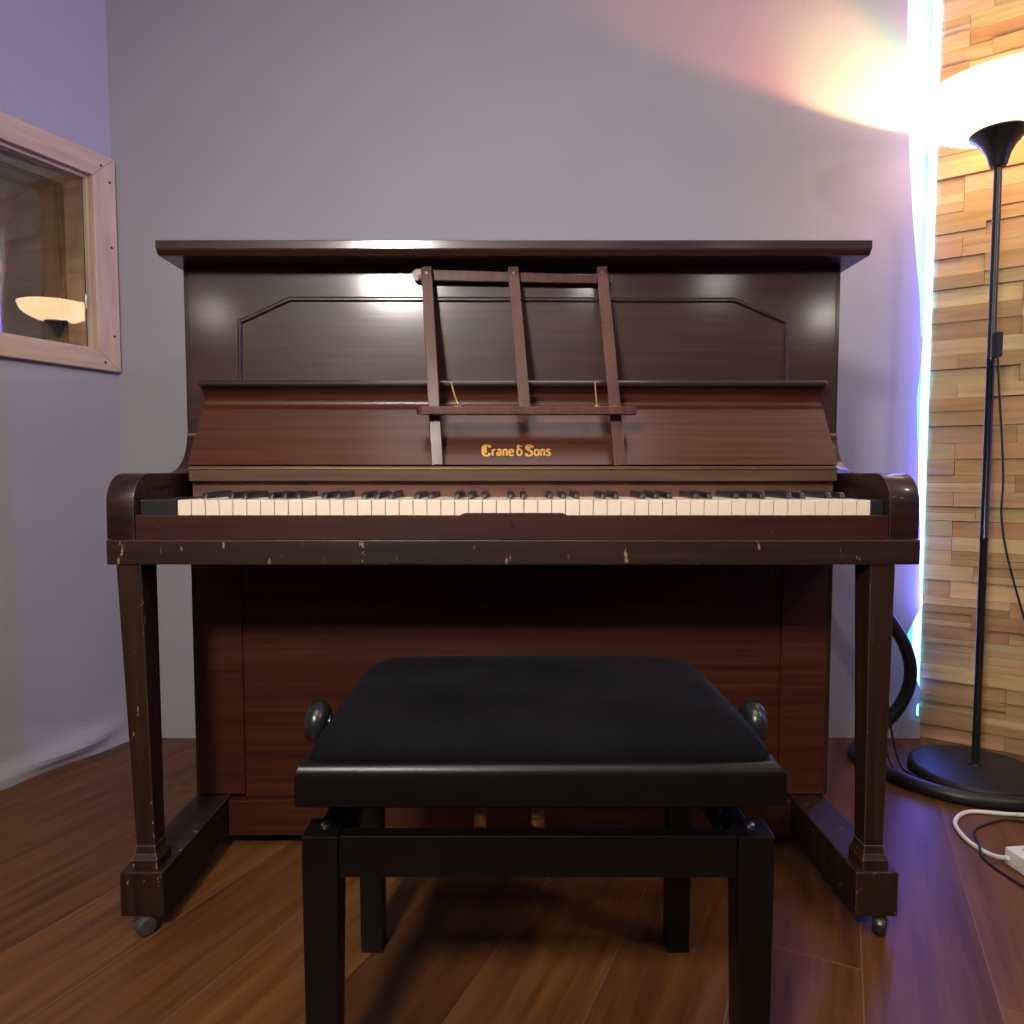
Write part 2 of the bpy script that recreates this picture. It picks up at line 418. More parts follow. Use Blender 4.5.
# window: pine trim, deep pine lining, tilted pane
W = bpy.data.objects.new('window_1', None); C.objects.link(W); W.location = LW(0.5, 1.0); struct(W)
def wbox(mb, s0, s1, z0, z1, d0, d1, bev=0.002):
    mt = Matrix(((LD.x, LN.x, 0, LC.x), (LD.y, LN.y, 0, LC.y), (0, 0, 1, 0), (0, 0, 0, 1)))
    mb.box(s0, s1, d0, d1, z0, z1, bev, 2, mt)
def mitred(mb, pts, d0, d1):
    t = bmesh.new(); A = [t.verts.new(LW(s, z, d0)) for s, z in pts]; B = [t.verts.new(LW(s, z, d1)) for s, z in pts]
    n = len(pts); t.faces.new(A); t.faces.new(B)
    for i in range(n): t.faces.new((A[i], B[i], B[(i + 1) % n], A[(i + 1) % n]))
    bmesh.ops.recalc_face_normals(t, faces=t.faces[:])
    bmesh.ops.bevel(t, geom=t.edges[:], offset=0.0025, segments=2, affect='EDGES', profile=0.5)
    mb.add(t)
O0, O1 = 0.0015, 1.11
for pts in ([(O0, Z0o), (O0, Z1o), (S0 + 0.004, Z1 - 0.004), (S0 + 0.004, Z0 + 0.004)],
            [(O1, Z0o), (O1, Z1o), (S1 - 0.004, Z1 - 0.004), (S1 - 0.004, Z0 + 0.004)],
            [(O0, Z0o), (O1, Z0o), (S1 - 0.004, Z0 + 0.004), (S0 + 0.004, Z0 + 0.004)],
            [(O0, Z1o), (O1, Z1o), (S1 - 0.004, Z1 - 0.004), (S0 + 0.004, Z1 - 0.004)]):
    mb = MB(); mitred(mb, pts, 0.0008, 0.02); mb.build('window_frame', 'pine' if pts[0][0] == pts[1][0] else 'pine_rail', W)
mb = MB()
wbox(mb, S0 + 0.0005, S0 + 0.012, Z0 + 0.0005, Z1 - 0.0005, -0.21, 0.0, 0.0005); wbox(mb, S1 - 0.012, S1 - 0.0005, Z0 + 0.0005, Z1 - 0.0005, -0.21, 0.0, 0.0005)
wbox(mb, S0 + 0.0125, S1 - 0.0125, Z0 + 0.0005, Z0 + 0.012, -0.21, 0.0, 0.0005); wbox(mb, S0 + 0.0125, S1 - 0.0125, Z1 - 0.012, Z1 - 0.0005, -0.21, 0.0, 0.0005)
mb.build('window_lining', 'pine', W)
TILT = 0.0
mb = MB(); t = bmesh.new()
def GP(s, z, e): return LW(s, z, -0.012 - (s - 0.08) * 0.088 + (z - 1.39) * TILT + e)
vs = [t.verts.new(GP(s, z, e)) for e in (0, -0.006) for s, z in ((S0 + 0.013, Z0 + 0.013), (S1 - 0.013, Z0 + 0.013), (S1 - 0.013, Z1 - 0.013), (S0 + 0.013, Z1 - 0.013))]
for f in ((0, 1, 2, 3), (7, 6, 5, 4), (0, 4, 5, 1), (1, 5, 6, 2), (2, 6, 7, 3), (3, 7, 4, 0)): t.faces.new([vs[i] for i in f])
bmesh.ops.recalc_face_normals(t, faces=t.faces[:]); mb.add(t)
pane = mb.build('window_pane', 'glass', W)
mb = MB(); wbox(mb, S0 + 0.0125, S1 - 0.0125, Z0 + 0.0125, Z1 - 0.0125, -0.118, -0.112, 0.0); mb.build('window_pane', 'glass', W)
mb = MB()   # dark seal round the pane
for (s0, s1, z0, z1) in ((S0 + 0.0125, S0 + 0.024, Z0 + 0.0125, Z1 - 0.0125), (S0 + 0.0245, S1 - 0.0125, Z1 - 0.022, Z1 - 0.0125)):
    wbox(mb, s0, s1, z0, z1, -0.110, -0.098, 0.0005)
mb.build('window_seal', 'rubber', W)
for s, z in ((0.045, 1.660), (0.02, 1.622), (0.02, 1.44), (0.02, 1.19), (0.05, 1.112), (0.36, 1.672), (0.36, 1.11)):
    mb = MB(); c = LW(s, z, 0.020)
    mt = Matrix.Translation(c) @ LN.to_track_quat('Z', 'Y').to_matrix().to_4x4()
    mb.lathe([(0.0035, -0.001), (0.0035, 0.0006), (0.002, 0.0009)], n=12, mat=mt); mb.build('screw', 'screw', W)
# the unlit room behind the pane
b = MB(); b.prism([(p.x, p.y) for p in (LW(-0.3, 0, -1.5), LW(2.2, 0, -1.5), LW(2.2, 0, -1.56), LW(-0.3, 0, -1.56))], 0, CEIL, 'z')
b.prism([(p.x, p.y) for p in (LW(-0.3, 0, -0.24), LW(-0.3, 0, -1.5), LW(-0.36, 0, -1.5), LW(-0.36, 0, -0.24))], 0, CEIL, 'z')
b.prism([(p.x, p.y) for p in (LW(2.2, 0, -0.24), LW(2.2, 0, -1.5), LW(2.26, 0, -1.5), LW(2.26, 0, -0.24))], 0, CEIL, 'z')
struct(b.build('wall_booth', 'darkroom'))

# right wall: stacked timber blocks
me = bpy.data.meshes.new('wall_right'); bm = bmesh.new(); lay = bm.loops.layers.float_color.new('tint')
def blk(u0, u1, z0, z1, d, col):
    P = lambda u, dd, z: RC + RD * u + RN * dd + V((0, 0, z))
    g = 0.0004
    u0 += g; u1 -= g; z0 += g; z1 -= g
    v = [bm.verts.new(P(u, dd, z)) for dd in (-0.03, d) for u, z in ((u0, z0), (u1, z0), (u1, z1), (u0, z1))]
    for f in ((4, 5, 6, 7), (0, 1, 5, 4), (1, 2, 6, 5), (2, 3, 7, 6), (3, 0, 4, 7), (3, 2, 1, 0)):
        fc = bm.faces.new([v[i] for i in f])
        for lp in fc.loops: lp[lay] = (*col, 1)
pal = [(0.46, 0.29, 0.14), (0.51, 0.33, 0.165), (0.56, 0.37, 0.19), (0.43, 0.265, 0.125), (0.49, 0.315, 0.155), (0.53, 0.345, 0.17), (0.62, 0.43, 0.235), (0.40, 0.24, 0.11)]
z = 0.0; ri = 0
while z < CEIL - 0.001:
    h = min(R.choice([0.038, 0.042, 0.046, 0.05]), CEIL - z); u = 0.0
    if CEIL - z - h < 0.02: h = CEIL - z
    first = True
    while u < 1.9:
        ln = R.uniform(0.14, 0.42)
        if first: ln = R.choice([0.075, 0.13, 0.16, 0.22]); first = False
        u1 = min(u + ln, 1.9)
        if R.random() < 0.22:     # two thinner strips
            hh = h * R.uniform(0.4, 0.6)
            blk(u, u1, z, z + hh, R.uniform(0.0, 0.014), R.choice(pal)); blk(u, u1, z + hh, z + h, R.uniform(0.0, 0.014), R.choice(pal))
        else: blk(u, u1, z, z + h, R.choice([0.0, 0.003, 0.006, 0.01, 0.014]), tuple(c * R.uniform(0.88, 1.1) for c in R.choice(pal)))
        u = u1
    z += h; ri += 1
bmesh.ops.recalc_face_normals(bm, faces=bm.faces[:])
bm.to_mesh(me); bm.free(); me.materials.append(M['blocks'])
wr = bpy.data.objects.new('wall_right', me); C.objects.link(wr); struct(wr)
b = MB(); b.box(RE.x - 0.02, RE.x + 0.05, -4.4, RE.y + 0.05, 0, CEIL); struct(b.build('wall_side', 'rear'))
b = MB(); b.box(EL.x - 0.3, RE.x + 0.05, -4.46, -4.4, 0, CEIL); struct(b.build('wall_rear', 'rear'))

# ------------------------------------------------------------------ piano
P = thing('upright_piano', 'old dark mahogany upright piano with ivory keys standing against the grey cloth wall', 'piano', (0, 1.45, 0))
YC = 1.456
for x0, x1 in ((-0.672, -0.664), (0.664, 0.672)):
    b = MB(); b.box(x0, x1, YC, 1.86, 0.1145, 1.2210, 0.001); b.build('side_panel', 'case', P)
b = MB(); b.box(-0.6635, 0.6635, 1.84, 1.858, 0.06, 1.2210); b.build('back_panel', 'case', P)
# lid with its moulded under-edge
b = MB(); b.prism([(1.380, 1.2315), (1.380, 1.2475), (1.383, 1.2488), (1.872, 1.2488), (1.872, 1.2215), (1.392, 1.2215), (1.392, 1.2315)], -0.690, 0.697, 'x', 0.001)
lid = b.build('lid', 'lid', P)
b = MB(); b.prism([(1.3815, 1.2312), (1.3915, 1.2312), (1.3915, 1.2216), (1.3895, 1.2216)], -0.6895, 0.6965, 'x'); b.build('edge_strip', 'slip', lid)
# upper front panel and its raised bead
b = MB(); b.box(-0.6635, 0.6635, YC + 0.0008, YC + 0.018, 0.80, 1.2210); up = b.build('upper_panel', 'panel', P)
path = [(-0.5605, 0.986), (-0.558, 1.1077), (-0.4546, 1.1542), (0.4567, 1.1522), (0.5621, 1.1077), (0.5635, 0.986)]
b = MB(); q = bmesh.new(); ring = []
def offs(i, o):
    p = V(path[i]); n = V((0, 0)); cnt = 0
    ds = []
    if i > 0: ds.append((p - V(path[i - 1])).normalized())
    if i < len(path) - 1: ds.append((V(path[i + 1]) - p).normalized())
    ns = [V((-d.y, d.x)) for d in ds]
    m = sum(ns, V((0, 0))).normalized(); k = 1 / max(0.3, m.dot(ns[0]))
    return p + m * o * k
prof = [(-0.0048, 0.001), (-0.0048, -0.0035), (-0.0025, -0.0062), (0.0005, -0.0062), (0.0028, -0.003), (0.0048, -0.0022), (0.0048, 0.001)]
for i in range(len(path)):
    ring.append([q.verts.new((offs(i, o).x, YC + 0.0008 + dy, offs(i, o).y)) for o, dy in prof])
for i in range(len(path) - 1):
    for k in range(len(prof) - 1): q.faces.new((ring[i][k], ring[i][k + 1], ring[i + 1][k + 1], ring[i + 1][k]))
bmesh.ops.recalc_face_normals(q, faces=q.faces[:]); b.add(q); b.build('bead_moulding', 'case', up)
# fallboard: slope, roll, cove
FX0, FX1 = -0.629, 0.632
fp = [(1.361, 0.8149), (1.4265, 0.9215), (1.4275, 0.9255), (1.430, 0.9288), (1.4335, 0.9308), (1.438, 0.9322), (1.4420, 0.9360), (1.4435, 0.9430), (1.4425, 0.9520), (1.4385, 0.9600), (1.432, 0.9660), (1.423, 0.9710),
      (1.4555, 0.9712), (1.4555, 0.812), (1.372, 0.812)]
b = MB(); b.prism(fp, FX0, FX1, 'x'); fall = b.build('fallboard', 'fall', P, smooth=True)
b = MB(); b.box(FX0 - 0.001, FX1 + 0.001, 1.4125, 1.4555, 0.9718, 0.9842, 0.0045); b.build('music_ledge', 'lid', P)
# gilt lettering on the fallboard
slope = V((0, 1.4265 - 1.361, 0.9215 - 0.8149)).normalized(); nrm = V((0, -slope.z, slope.y))
def onfall(x, h):      # h: distance up the slope
    return V((x, 1.361, 0.8149)) + slope * h + nrm * 0.0005
def ribbon(q, pts, w0, w1=None, sub=5):
    Pn = [V(p) for p in pts]; out = []
    for i in range(len(Pn) - 1):
        p0 = Pn[max(i - 1, 0)]; p1 = Pn[i]; p2 = Pn[i + 1]; p3 = Pn[min(i + 2, len(Pn) - 1)]
        for j in range(sub):
            t = j / sub; out.append(0.5 * ((2 * p1) + (p2 - p0) * t + (2 * p0 - 5 * p1 + 4 * p2 - p3) * t * t + (3 * p1 - p0 - 3 * p2 + p3) * t ** 3))
    out.append(Pn[-1]); pv = None
    for i, p in enumerate(out):
        d = (out[min(i + 1, len(out) - 1)] - out[max(i - 1, 0)]).normalized(); n = V((-d.y, d.x))
        # broad nib: thick verticals, thin horizontals
        w = (w0 * abs(d.y) + (w1 or w0 * 0.55) * abs(d.x)) / 2
        e = (q.verts.new(onfall(*(p + n * w))), q.verts.new(onfall(*(p - n * w))))
        if pv: q.faces.new((pv[0], e[0], e[1], pv[1]))
        pv = e
G = {   # strokes in units of cap height, with advance
 'C': ([[(0.70, 0.80), (0.60, 0.98), (0.38, 1.02), (0.14, 0.86), (0.08, 0.5), (0.16, 0.14), (0.40, -0.02), (0.62, 0.06), (0.72, 0.24)], [(0.36, 0.92), (0.33, 0.6), (0.36, 0.25)], [(0.74, 0.98), (0.68, 0.80)]], 0.86),
 'r': ([[(0.1, 0.6), (0.1, 0.0)], [(0.1, 0.45), (0.22, 0.6), (0.36, 0.58)]], 0.44),
 'a': ([[(0.08, 0.52), (0.22, 0.62), (0.36, 0.52), (0.37, 0.0)], [(0.36, 0.34), (0.16, 0.32), (0.08, 0.17), (0.16, 0.02), (0.36, 0.10)]], 0.52),
 'n': ([[(0.1, 0.6), (0.1, 0.0)], [(0.1, 0.46), (0.26, 0.62), (0.39, 0.5), (0.39, 0.0)]], 0.54),
 'e': ([[(0.08, 0.30), (0.40, 0.36), (0.38, 0.54), (0.24, 0.62), (0.10, 0.48), (0.08, 0.26), (0.16, 0.04), (0.30, 0.0), (0.42, 0.1)]], 0.56),
 '&': ([[(0.32, 0.98), (0.18, 0.98), (0.10, 0.86), (0.20, 0.74), (0.32, 0.72)], [(0.42, 0.98), (0.44, 0.88)], [(0.22, 0.72), (0.08, 0.56), (0.08, 0.2), (0.24, 0.0), (0.42, 0.16), (0.44, 0.46), (0.30, 0.60), (0.18, 0.56)]], 0.60),
 'S': ([[(0.62, 0.80), (0.50, 0.98), (0.28, 1.0), (0.12, 0.84), (0.18, 0.64), (0.40, 0.52), (0.58, 0.38), (0.60, 0.16), (0.42, -0.02), (0.18, 0.02), (0.06, 0.22)], [(0.30, 0.86), (0.38, 0.66)], [(0.66, 0.98), (0.62, 0.78)]], 0.78),
 'o': ([[(0.26, 0.62), (0.10, 0.50), (0.08, 0.18), (0.24, 0.0), (0.40, 0.14), (0.41, 0.46), (0.26, 0.62)]], 0.52),
 's': ([[(0.36, 0.52), (0.24, 0.62), (0.10, 0.52), (0.16, 0.36), (0.32, 0.28), (0.36, 0.12), (0.22, 0.0), (0.06, 0.10)]], 0.46),
 ' ': ([], 0.16)}
text = 'Crane & Sons'; tot = sum(G[c][1] for c in text)
H = 0.0235; xk = (0.0765 + 0.0592) / tot
q = bmesh.new(); x = -0.0592
for c in text:
    for st in G[c][0]:
        big = c in 'CS'
        ribbon(q, [(x + px * xk, 0.0205 + py * H) for px, py in st], 0.0046 if big else 0.0036)
    x += G[c][1] * xk
bmesh.ops.recalc_face_normals(q, faces=q.faces[:])
b = MB(); b.add(q); lt = b.build('lettering', 'gold', fall); lt['label'] = 'gilt lettering on the fallboard'
# rails behind the keys
b = MB(); b.box(-0.6165, 0.620, 1.336, 1.3715, 0.7830, 0.8115, 0.0015); nr = b.build('name_rail', 'rail', P)
b = MB(); b.box(-0.6165, 0.620, 1.3335, 1.3355, 0.8060, 0.8080); b.build('brass_hinge', 'brass', nr)
b = MB(); b.box(-0.6165, 0.620, 1.352, 1.370, 0.715, 0.7825); b.build('key_back_rail', 'inner', P)
# arms with rounded fronts and hollow cheeks
ap = [(1.1725, 0.6875), (1.1725, 0.742)]
for k in range(1, 9):
    a = math.pi - k / 8 * math.pi / 2; ap.append((1.2245 + 0.052 * math.cos(a), 0.7465 + 0.052 * math.sin(a)))
ap += [(1.372, 0.7985)]
for k in range(1, 8):
    a = -math.pi / 2 + k / 8 * math.pi / 2; ap.append((1.372 + 0.083 * math.cos(a), 0.8825 + 0.084 * math.sin(a)))
ap += [(1.4554, 0.881), (1.4554, 0.6875)]
for x0, x1 in ((-0.681, -0.635), (0.6345, 0.684)):
    b = MB(); b.prism(ap, x0, x1, 'x', 0.0008); so = -1 if x0 < 0 else 1
    for v_ in b.bm.verts:
        if v_.co.x * so > 0.66 and v_.co.y > 1.30: v_.co.x -= so * (0.0115 if so > 0 else 0.0085) * min(1, (v_.co.y - 1.30) / 0.13)
    b.build('arm', 'case', P, smooth=True)
# key bed, slab, slip
b = MB(); b.box(-0.681, 0.6853, 1.1685, 1.4555, 0.6450, 0.6868, 0.0022); b.build('key_slab', 'slab', P)
b = MB(); b.prism([(-0.6345, 0.6872), (0.634, 0.6872), (0.634, 0.7275), (0.094, 0.7275), (0.085, 0.7315), (-0.079, 0.7315), (-0.089, 0.7275), (-0.6345, 0.7275)], 1.1765, 1.186, 'y', 0.0008)
slip = b.build('key_slip', 'slip', P)
b = MB(); mt = Matrix.Translation((0.001, 1.1768, 0.7125)) @ Matrix.Rotation(math.pi / 2, 4, 'X')
b.lathe([(0.0042, -0.0005), (0.0042, 0.0007), (0.003, 0.0007)], n=16, mat=mt); b.box(-0.0008, 0.0028, 1.1759, 1.1766, 0.7005, 0.711); b.build('keyhole', 'hole', slip)
b = MB(); b.box(-0.63, 0.63, 1.187, 1.4, 0.6872, 0.714); b.build('key_bed', 'slip', P)
b = MB(); b.box(-0.634, -0.5715, 1.192, 1.350, 0.7145, 0.7535, 0.002); b.build('key_block', 'ebony', P)
b = MB(); b.box(0.612, 0.634, 1.192, 1.350, 0.7145, 0.7535, 0.002); b.build('key_block', 'ebony', P)
KX0, KX1 = -0.5695, 0.6104; kw = (KX1 - KX0) / 50
b = MB(); b.box(-kw / 2 + 0.0005, kw / 2 - 0.0005, 1.1895, 1.3515, 0.7150, 0.7528, 0.0012)
wk = b.build('white_key', 'ivory', P); wk.location.x += KX0 + kw / 2
for i in range(1, 50):
    o = wk.copy(); C.objects.link(o); o.location.x = wk.location.x + i * kw; o.location.z += R.uniform(-0.0005, 0.0004)
b = MB()
b.prism([(1.2395, 0.7532), (1.2435, 0.7605), (1.2465, 0.7632), (1.251, 0.7642), (1.3515, 0.7650), (1.3515, 0.7532)], -0.0048, 0.0048, 'x', 0.0012)
bk = b.build('black_key', 'ebony', P, smooth=True)
bounds = [1] + [k for o in range(7) for k in (3 + 7 * o, 4 + 7 * o, 6 + 7 * o, 7 + 7 * o, 8 + 7 * o) if k < 50]
for j, k in enumerate(bounds):
    o = bk if j == 0 else bk.copy()
    if j: C.objects.link(o)
    o.location.x = KX0 + kw * k
# legs
def leg(tb, bb, foot):
    b = MB(); b.taper(bb, tb, 0.152, 0.6445, 0.0018)
    b.taper(foot, foot, 0.1124, 0.130, 0.0015)
    mid = tuple((f * 0.35 + g_ * 0.65) for f, g_ in zip(foot, bb)); b.taper(foot, mid, 0.130, 0.138); b.taper(mid, bb, 0.138, 0.152)
    return b.build('leg', 'leg', P)
leg((-0.6676, -0.6264, 1.173, 1.228), (-0.6525, -0.6205, 1.181, 1.218), (-0.6585, -0.6135, 1.174, 1.225))
leg((0.6045, 0.6466, 1.173, 1.228), (0.6120, 0.6450, 1.181, 1.218), (0.6065, 0.6515, 1.174, 1.225))
for x0, x1 in ((-0.6765, -0.602), (0.593, 0.6665)):
    b = MB(); b.box(x0, x1, 1.1675, 1.86, 0.0330, 0.1120, 0.003); t = b.build('toe_block', 'leg', P)
    for y in (1.172, 1.81):
        cx = (x0 + x1) / 2 + (0.004 if x0 < 0 else 0.008)
        b = MB(); mt = Matrix.Translation((cx, y, 0.0165)) @ Matrix.Rotation(math.radians(52), 4, 'Z') @ Matrix.Rotation(math.pi / 2, 4, 'X')
        b.lathe([(0.008, -0.011), (0.0145, -0.010), (0.0165, -0.005), (0.0165, 0.005), (0.0145, 0.010), (0.008, 0.011)], n=24, mat=mt)
        w = b.build('caster', 'worn_iron' if x0 < 0 else 'blackmetal', t, smooth=True)
# lower front
b = MB(); b.box(-0.568, 0.567, YC + 0.004, YC + 0.02, 0.108, 0.6445); lp = b.build('lower_panel', 'lower', P)
for x0, x1 in ((-0.6635, -0.5685), (0.5675, 0.6635)):
    b = MB(); b.box(x0, x1, YC, YC + 0.03, 0.1145, 0.6445, 0.0015); b.build('stile', 'lower', P)
b = MB(); b.box(-0.6005, 0.5915, YC - 0.012, YC + 0.012, 0.030, 0.106, 0.0015); br_ = b.build('bottom_rail', 'lower', P)
for x in (-0.062, 0.0505):
    b = MB(); b.tube([(x, 1.4435, 0.078), (x, 1.40, 0.086), (x, 1.37, 0.105), (x, 1.355, 0.114)], 0.009, 12)
    b.box(x - 0.0135, x + 0.0135, 1.322, 1.366, 0.104, 0.131, 0.006); b.build('pedal', 'brass', P, smooth=True)

# ------------------------------------------------------------------ music rest leaning on the piano
MR = thing('music_rest', 'folding wooden lattice music rest leaning on the fallboard of the piano', 'music rest', (0.03, 1.35, 0.81))
lo = lambda x: V((x, 1.352, 0.8130)); hi = lambda x: V((x, 1.437, 1.2100))
def along(p, q, z): return p + (q - p) * ((z - p.z) / (q.z - p.z))
dy = V((0, -0.010, 0))
for xb, xt, z0 in ((-0.1425, -0.1715, 0.8130), (0.0335, 0.002, 0.9185), (0.207, 0.1796, 0.8130)):
    p = lo(xb) + dy; t = hi(xt) + dy
    if z0 > 0.85: p = along(p, t, z0)
    b = MB(); b.bar(p, t, 0.0225, 0.007, w2=0.0215); sl = b.build('slat', 'rest', MR)
    for zz in ((1.197,) if z0 > 0.85 else (1.197, 0.926)):
        c = along(p, t, zz); mt = Matrix.Translation(c + V((0, -0.0035, 0))) @ Matrix.Rotation(math.pi / 2, 4, 'X')
        b = MB(); b.lathe([(0.0042, 0), (0.0042, 0.0006), (0.0025, 0.0014)], n=14, mat=mt); b.build('rivet', 'worn_iron', sl)
# top rail behind the slats
b = MB(); b.bar((-0.190, 1.4405, 1.198), (0.203, 1.4405, 1.1885), 0.024, 0.007, side=(0, 0.1, 1), w2=0.017)
b.lathe([(0.012, 0), (0.012, 0.007)], n=20, mat=Matrix.Translation((-0.190, 1.444, 1.198)) @ Matrix.Rotation(math.pi / 2, 4, 'X'))
b.build('top_rail', 'rest', MR)
# narrow shelf that holds the music
b = MB(); pts = []
for k in range(9):
    a = math.pi / 2 + k / 8 * math.pi; pts.append((-0.170 + 0.012 * math.cos(a), 1.3455 + 0.016 * math.sin(a)))
for k in range(9):
    a = -math.pi / 2 + k / 8 * math.pi; pts.append((0.226 + 0.012 * math.cos(a), 1.3455 + 0.016 * math.sin(a)))
b.prism(pts, 0.9095, 0.9245, 'z', 0.0015); b.build('shelf', 'rest', MR)
for x0, x1 in ((-0.1035, -0.117), (0.1605, 0.1585)):
    b = MB(); b.tube([(x0, 1.338, 0.9245), (x0, 1.338, 0.930), (x0 * 0.5 + x1 * 0.5, 1.345, 0.950), (x1, 1.352, 0.972)], 0.0016, 8)
    b.lathe([(0.006, 0.9246), (0.006, 0.9265), (0.003, 0.9285)], cx=x0, cy=1.338, n=16); b.build('page_holder', 'brass', MR, smooth=True)

# ------------------------------------------------------------------ bench
SX = 0.0335
S = thing('piano_bench', 'black adjustable piano bench with velvet seat in front of the piano', 'bench', (SX, 0.98, 0))
b = MB(); pr = []
def rect(z, i): return (SX - 0.2885 + i, SX + 0.2885 - i, 0.800 + i, 1.176 - i)
q = bmesh.new(); rings = []
for z, i in ((0.4060, 0.003), (0.4085, 0.0), (0.444, 0.0), (0.449, 0.0012), (0.4535, 0.004), (0.4568, 0.0085), (0.458, 0.014), (0.458, 0.03)):
    r = rect(z, i); rings.append([q.verts.new((x, y, z)) for x, y in ((r[0], r[2]), (r[1], r[2]), (r[1], r[3]), (r[0], r[3]))])
for k in range(len(rings) - 1):
    for i in range(4): q.faces.new((rings[k][i], rings[k][(i + 1) % 4], rings[k + 1][(i + 1) % 4], rings[k + 1][i]))
q.faces.new(rings[0][::-1]); q.faces.new(rings[-1]); bmesh.ops.recalc_face_normals(q, faces=q.faces[:])
b.add(q); b.build('seat_frame', 'blackpaint', S, smooth=True)
q = bmesh.new(); nx, ny = 60, 44; g = []
ax, ay, cyy = 0.2785, 0.176, 0.991
for j in range(ny + 1):
    row = []
    for i in range(nx + 1):
        u = math.sin((i / nx - 0.5) * math.pi); v = math.sin((j / ny - 0.5) * math.pi)
        # squircle plan with rounded corners
        x = u * ax; y = v * ay
        rr = 0.018; dx = max(0, abs(x) - (ax - rr)); dyy = max(0, abs(y) - (ay - rr)); d = math.hypot(dx, dyy)
        if d > rr: x -= math.copysign(dx - dx * rr / d, x); y -= math.copysign(dyy - dyy * rr / d, y)
        ex = (1 - abs(u) ** 9) ** 0.6; ey = (1 - abs(v) ** 7) ** 0.6
        h = 0.4585 + 0.046 * ex * ey + 0.003 * (1 - u * u) * (1 - v * v)
        row.append(q.verts.new((SX + x, cyy + y, h)))
    g.append(row)
for j in range(ny):
    for i in range(nx): q.faces.new((g[j][i], g[j][i + 1], g[j + 1][i + 1], g[j + 1][i]))
bmesh.ops.recalc_face_normals(q, faces=q.faces[:])
b = MB(); b.add(q); cu = b.build('cushion', 'velvet', S)
for p_ in cu.data.polygons: p_.use_smooth = True
cu['label'] = 'black velvet seat cushion'
for sx in (-1, 1):
    for yf, top_y in ((0.816, 0.862), (1.117, 1.160)):
        cx_, hw = (SX - 0.002, 0.2845) if yf < 1 else (SX - 0.0115, 0.2750)
        a0, a1 = sorted((cx_ + sx * hw, cx_ + sx * (hw - 0.0435))); b0, b1 = sorted((cx_ + sx * (hw - 0.0015), cx_ + sx * (hw - 0.0375)))
        if yf > 1: a0, a1 = sorted((cx_ + sx * hw, cx_ + sx * (hw - 0.038)))
        if yf < 1: tb = (a0, a1, yf, top_y); bb = (b0, b1, yf + 0.001, top_y - 0.008)
        else: tb = (a0, a1, yf, top_y); bb = (b0, b1, yf + 0.006, top_y)
        b = MB(); b.taper(bb, tb, 0.0, 0.3635, 0.0012); lg = b.build('leg', 'blackpaint', S)
        b = MB(); b.lathe([(0.006, 0.3637), (0.006, 0.366), (0.003, 0.367)], cx=(a0 + a1) / 2 + sx * 0.0, cy=(yf + top_y) / 2 + (0.005 if yf < 1 else 0), n=16); b.build('screw', 'steel', lg, smooth=True)
for y0, y1, c_, h_ in ((0.820, 0.840, SX - 0.002, 0.2405), (1.136, 1.156, SX - 0.0115, 0.2365)):
    b = MB(); b.box(c_ - h_, c_ + h_, y0, y1, 0.3105, 0.3625, 0.0015); b.build('apron', 'blackpaint', S)
for sx in (-1, 1):
    x0, x1 = sorted((SX - 0.005 + sx * 0.268, SX - 0.005 + sx * 0.248))
    b = MB(); b.box(x0, x1, 0.8625, 1.1165, 0.3105, 0.3625, 0.0015); b.build('apron', 'blackpaint', S)
    # lifting arms between seat and frame
    for y0, y1 in ((0.876, 0.975), (1.11, 1.005)):
        b = MB(); b.bar((SX + sx * 0.236, y0, 0.340), (SX + sx * 0.236, y1, 0.4060), 0.024, 0.006, side=(0, 1, 0)); b.build('lift_arm', 'blackmetal', S)
    b = MB(); b.box(*sorted((SX - 0.005 + sx * 0.225, SX - 0.005 + sx * 0.2475)), 0.872, 1.115, 0.352, 0.359); b.build('slide_rail', 'blackmetal', S)
    # side knob
    mt = Matrix.Translation((SX + sx * 0.2888, 0.975, 0.446)) @ Matrix.Rotation(sx * math.pi / 2, 4, 'Y')
    b = MB(); b.lathe([(0.011, 0.0), (0.011, 0.003), (0.022, 0.005), (0.0285, 0.011), (0.0305, 0.018), (0.0295, 0.025), (0.024, 0.032), (0.012, 0.036)], n=32, mat=mt); b.build('height_knob', 'blackmetal', S, smooth=True)
b = MB(); b.tube([(SX - 0.25, 0.99, 0.402), (SX + 0.25, 0.99, 0.402)], 0.006, 10); b.build('spindle', 'blackmetal', S)
for x in (SX - 0.06, SX + 0.07):
    b = MB(); b.box(x - 0.05, x + 0.05, 0.975, 1.005, 0.386, 0.4058); b.build('spindle_nut', 'blackmetal', S)

# ------------------------------------------------------------------ floor lamp
LX, LY = 1.2215, 1.805
F = thing('floor_lamp', 'black floor lamp with glowing glass bowl beside the timber wall', 'floor lamp', (LX, LY, 0))
b = MB(); b.lathe([(0.149, 0.0), (0.155, 0.004), (0.155, 0.018), (0.151, 0.024), (0.143, 0.027), (0.03, 0.0285), (0.016, 0.030), (0.014, 0.036)], LX, LY, 72); b.build('base', 'basemetal', F, smooth=True)
b = MB(); b.lathe([(0.0092, 0.036), (0.0092, 0.62), (0.0100, 0.622), (0.0100, 0.632), (0.0092, 0.634), (0.0092, 1.08), (0.0100, 1.082), (0.0100, 1.092), (0.0092, 1.094), (0.0092, 1.5620)], LX, LY, 24); b.build('pole', 'blackmetal', F, smooth=True)
b = MB(); b.lathe([(0.017, 1.5645), (0.020, 1.5715), (0.026, 1.5945), (0.038, 1.6175), (0.054, 1.6345), (0.067, 1.6455), (0.066, 1.6485), (0.052, 1.6395), (0.030, 1.6315), (0.012, 1.6295)], LX, LY, 48); b.build('socket_cup', 'blackmetal', F, smooth=True)
outer = [(0.066, 1.6491), (0.092, 1.6535), (0.122, 1.6655), (0.154, 1.6825), (0.176, 1.7015), (0.190, 1.7410)]
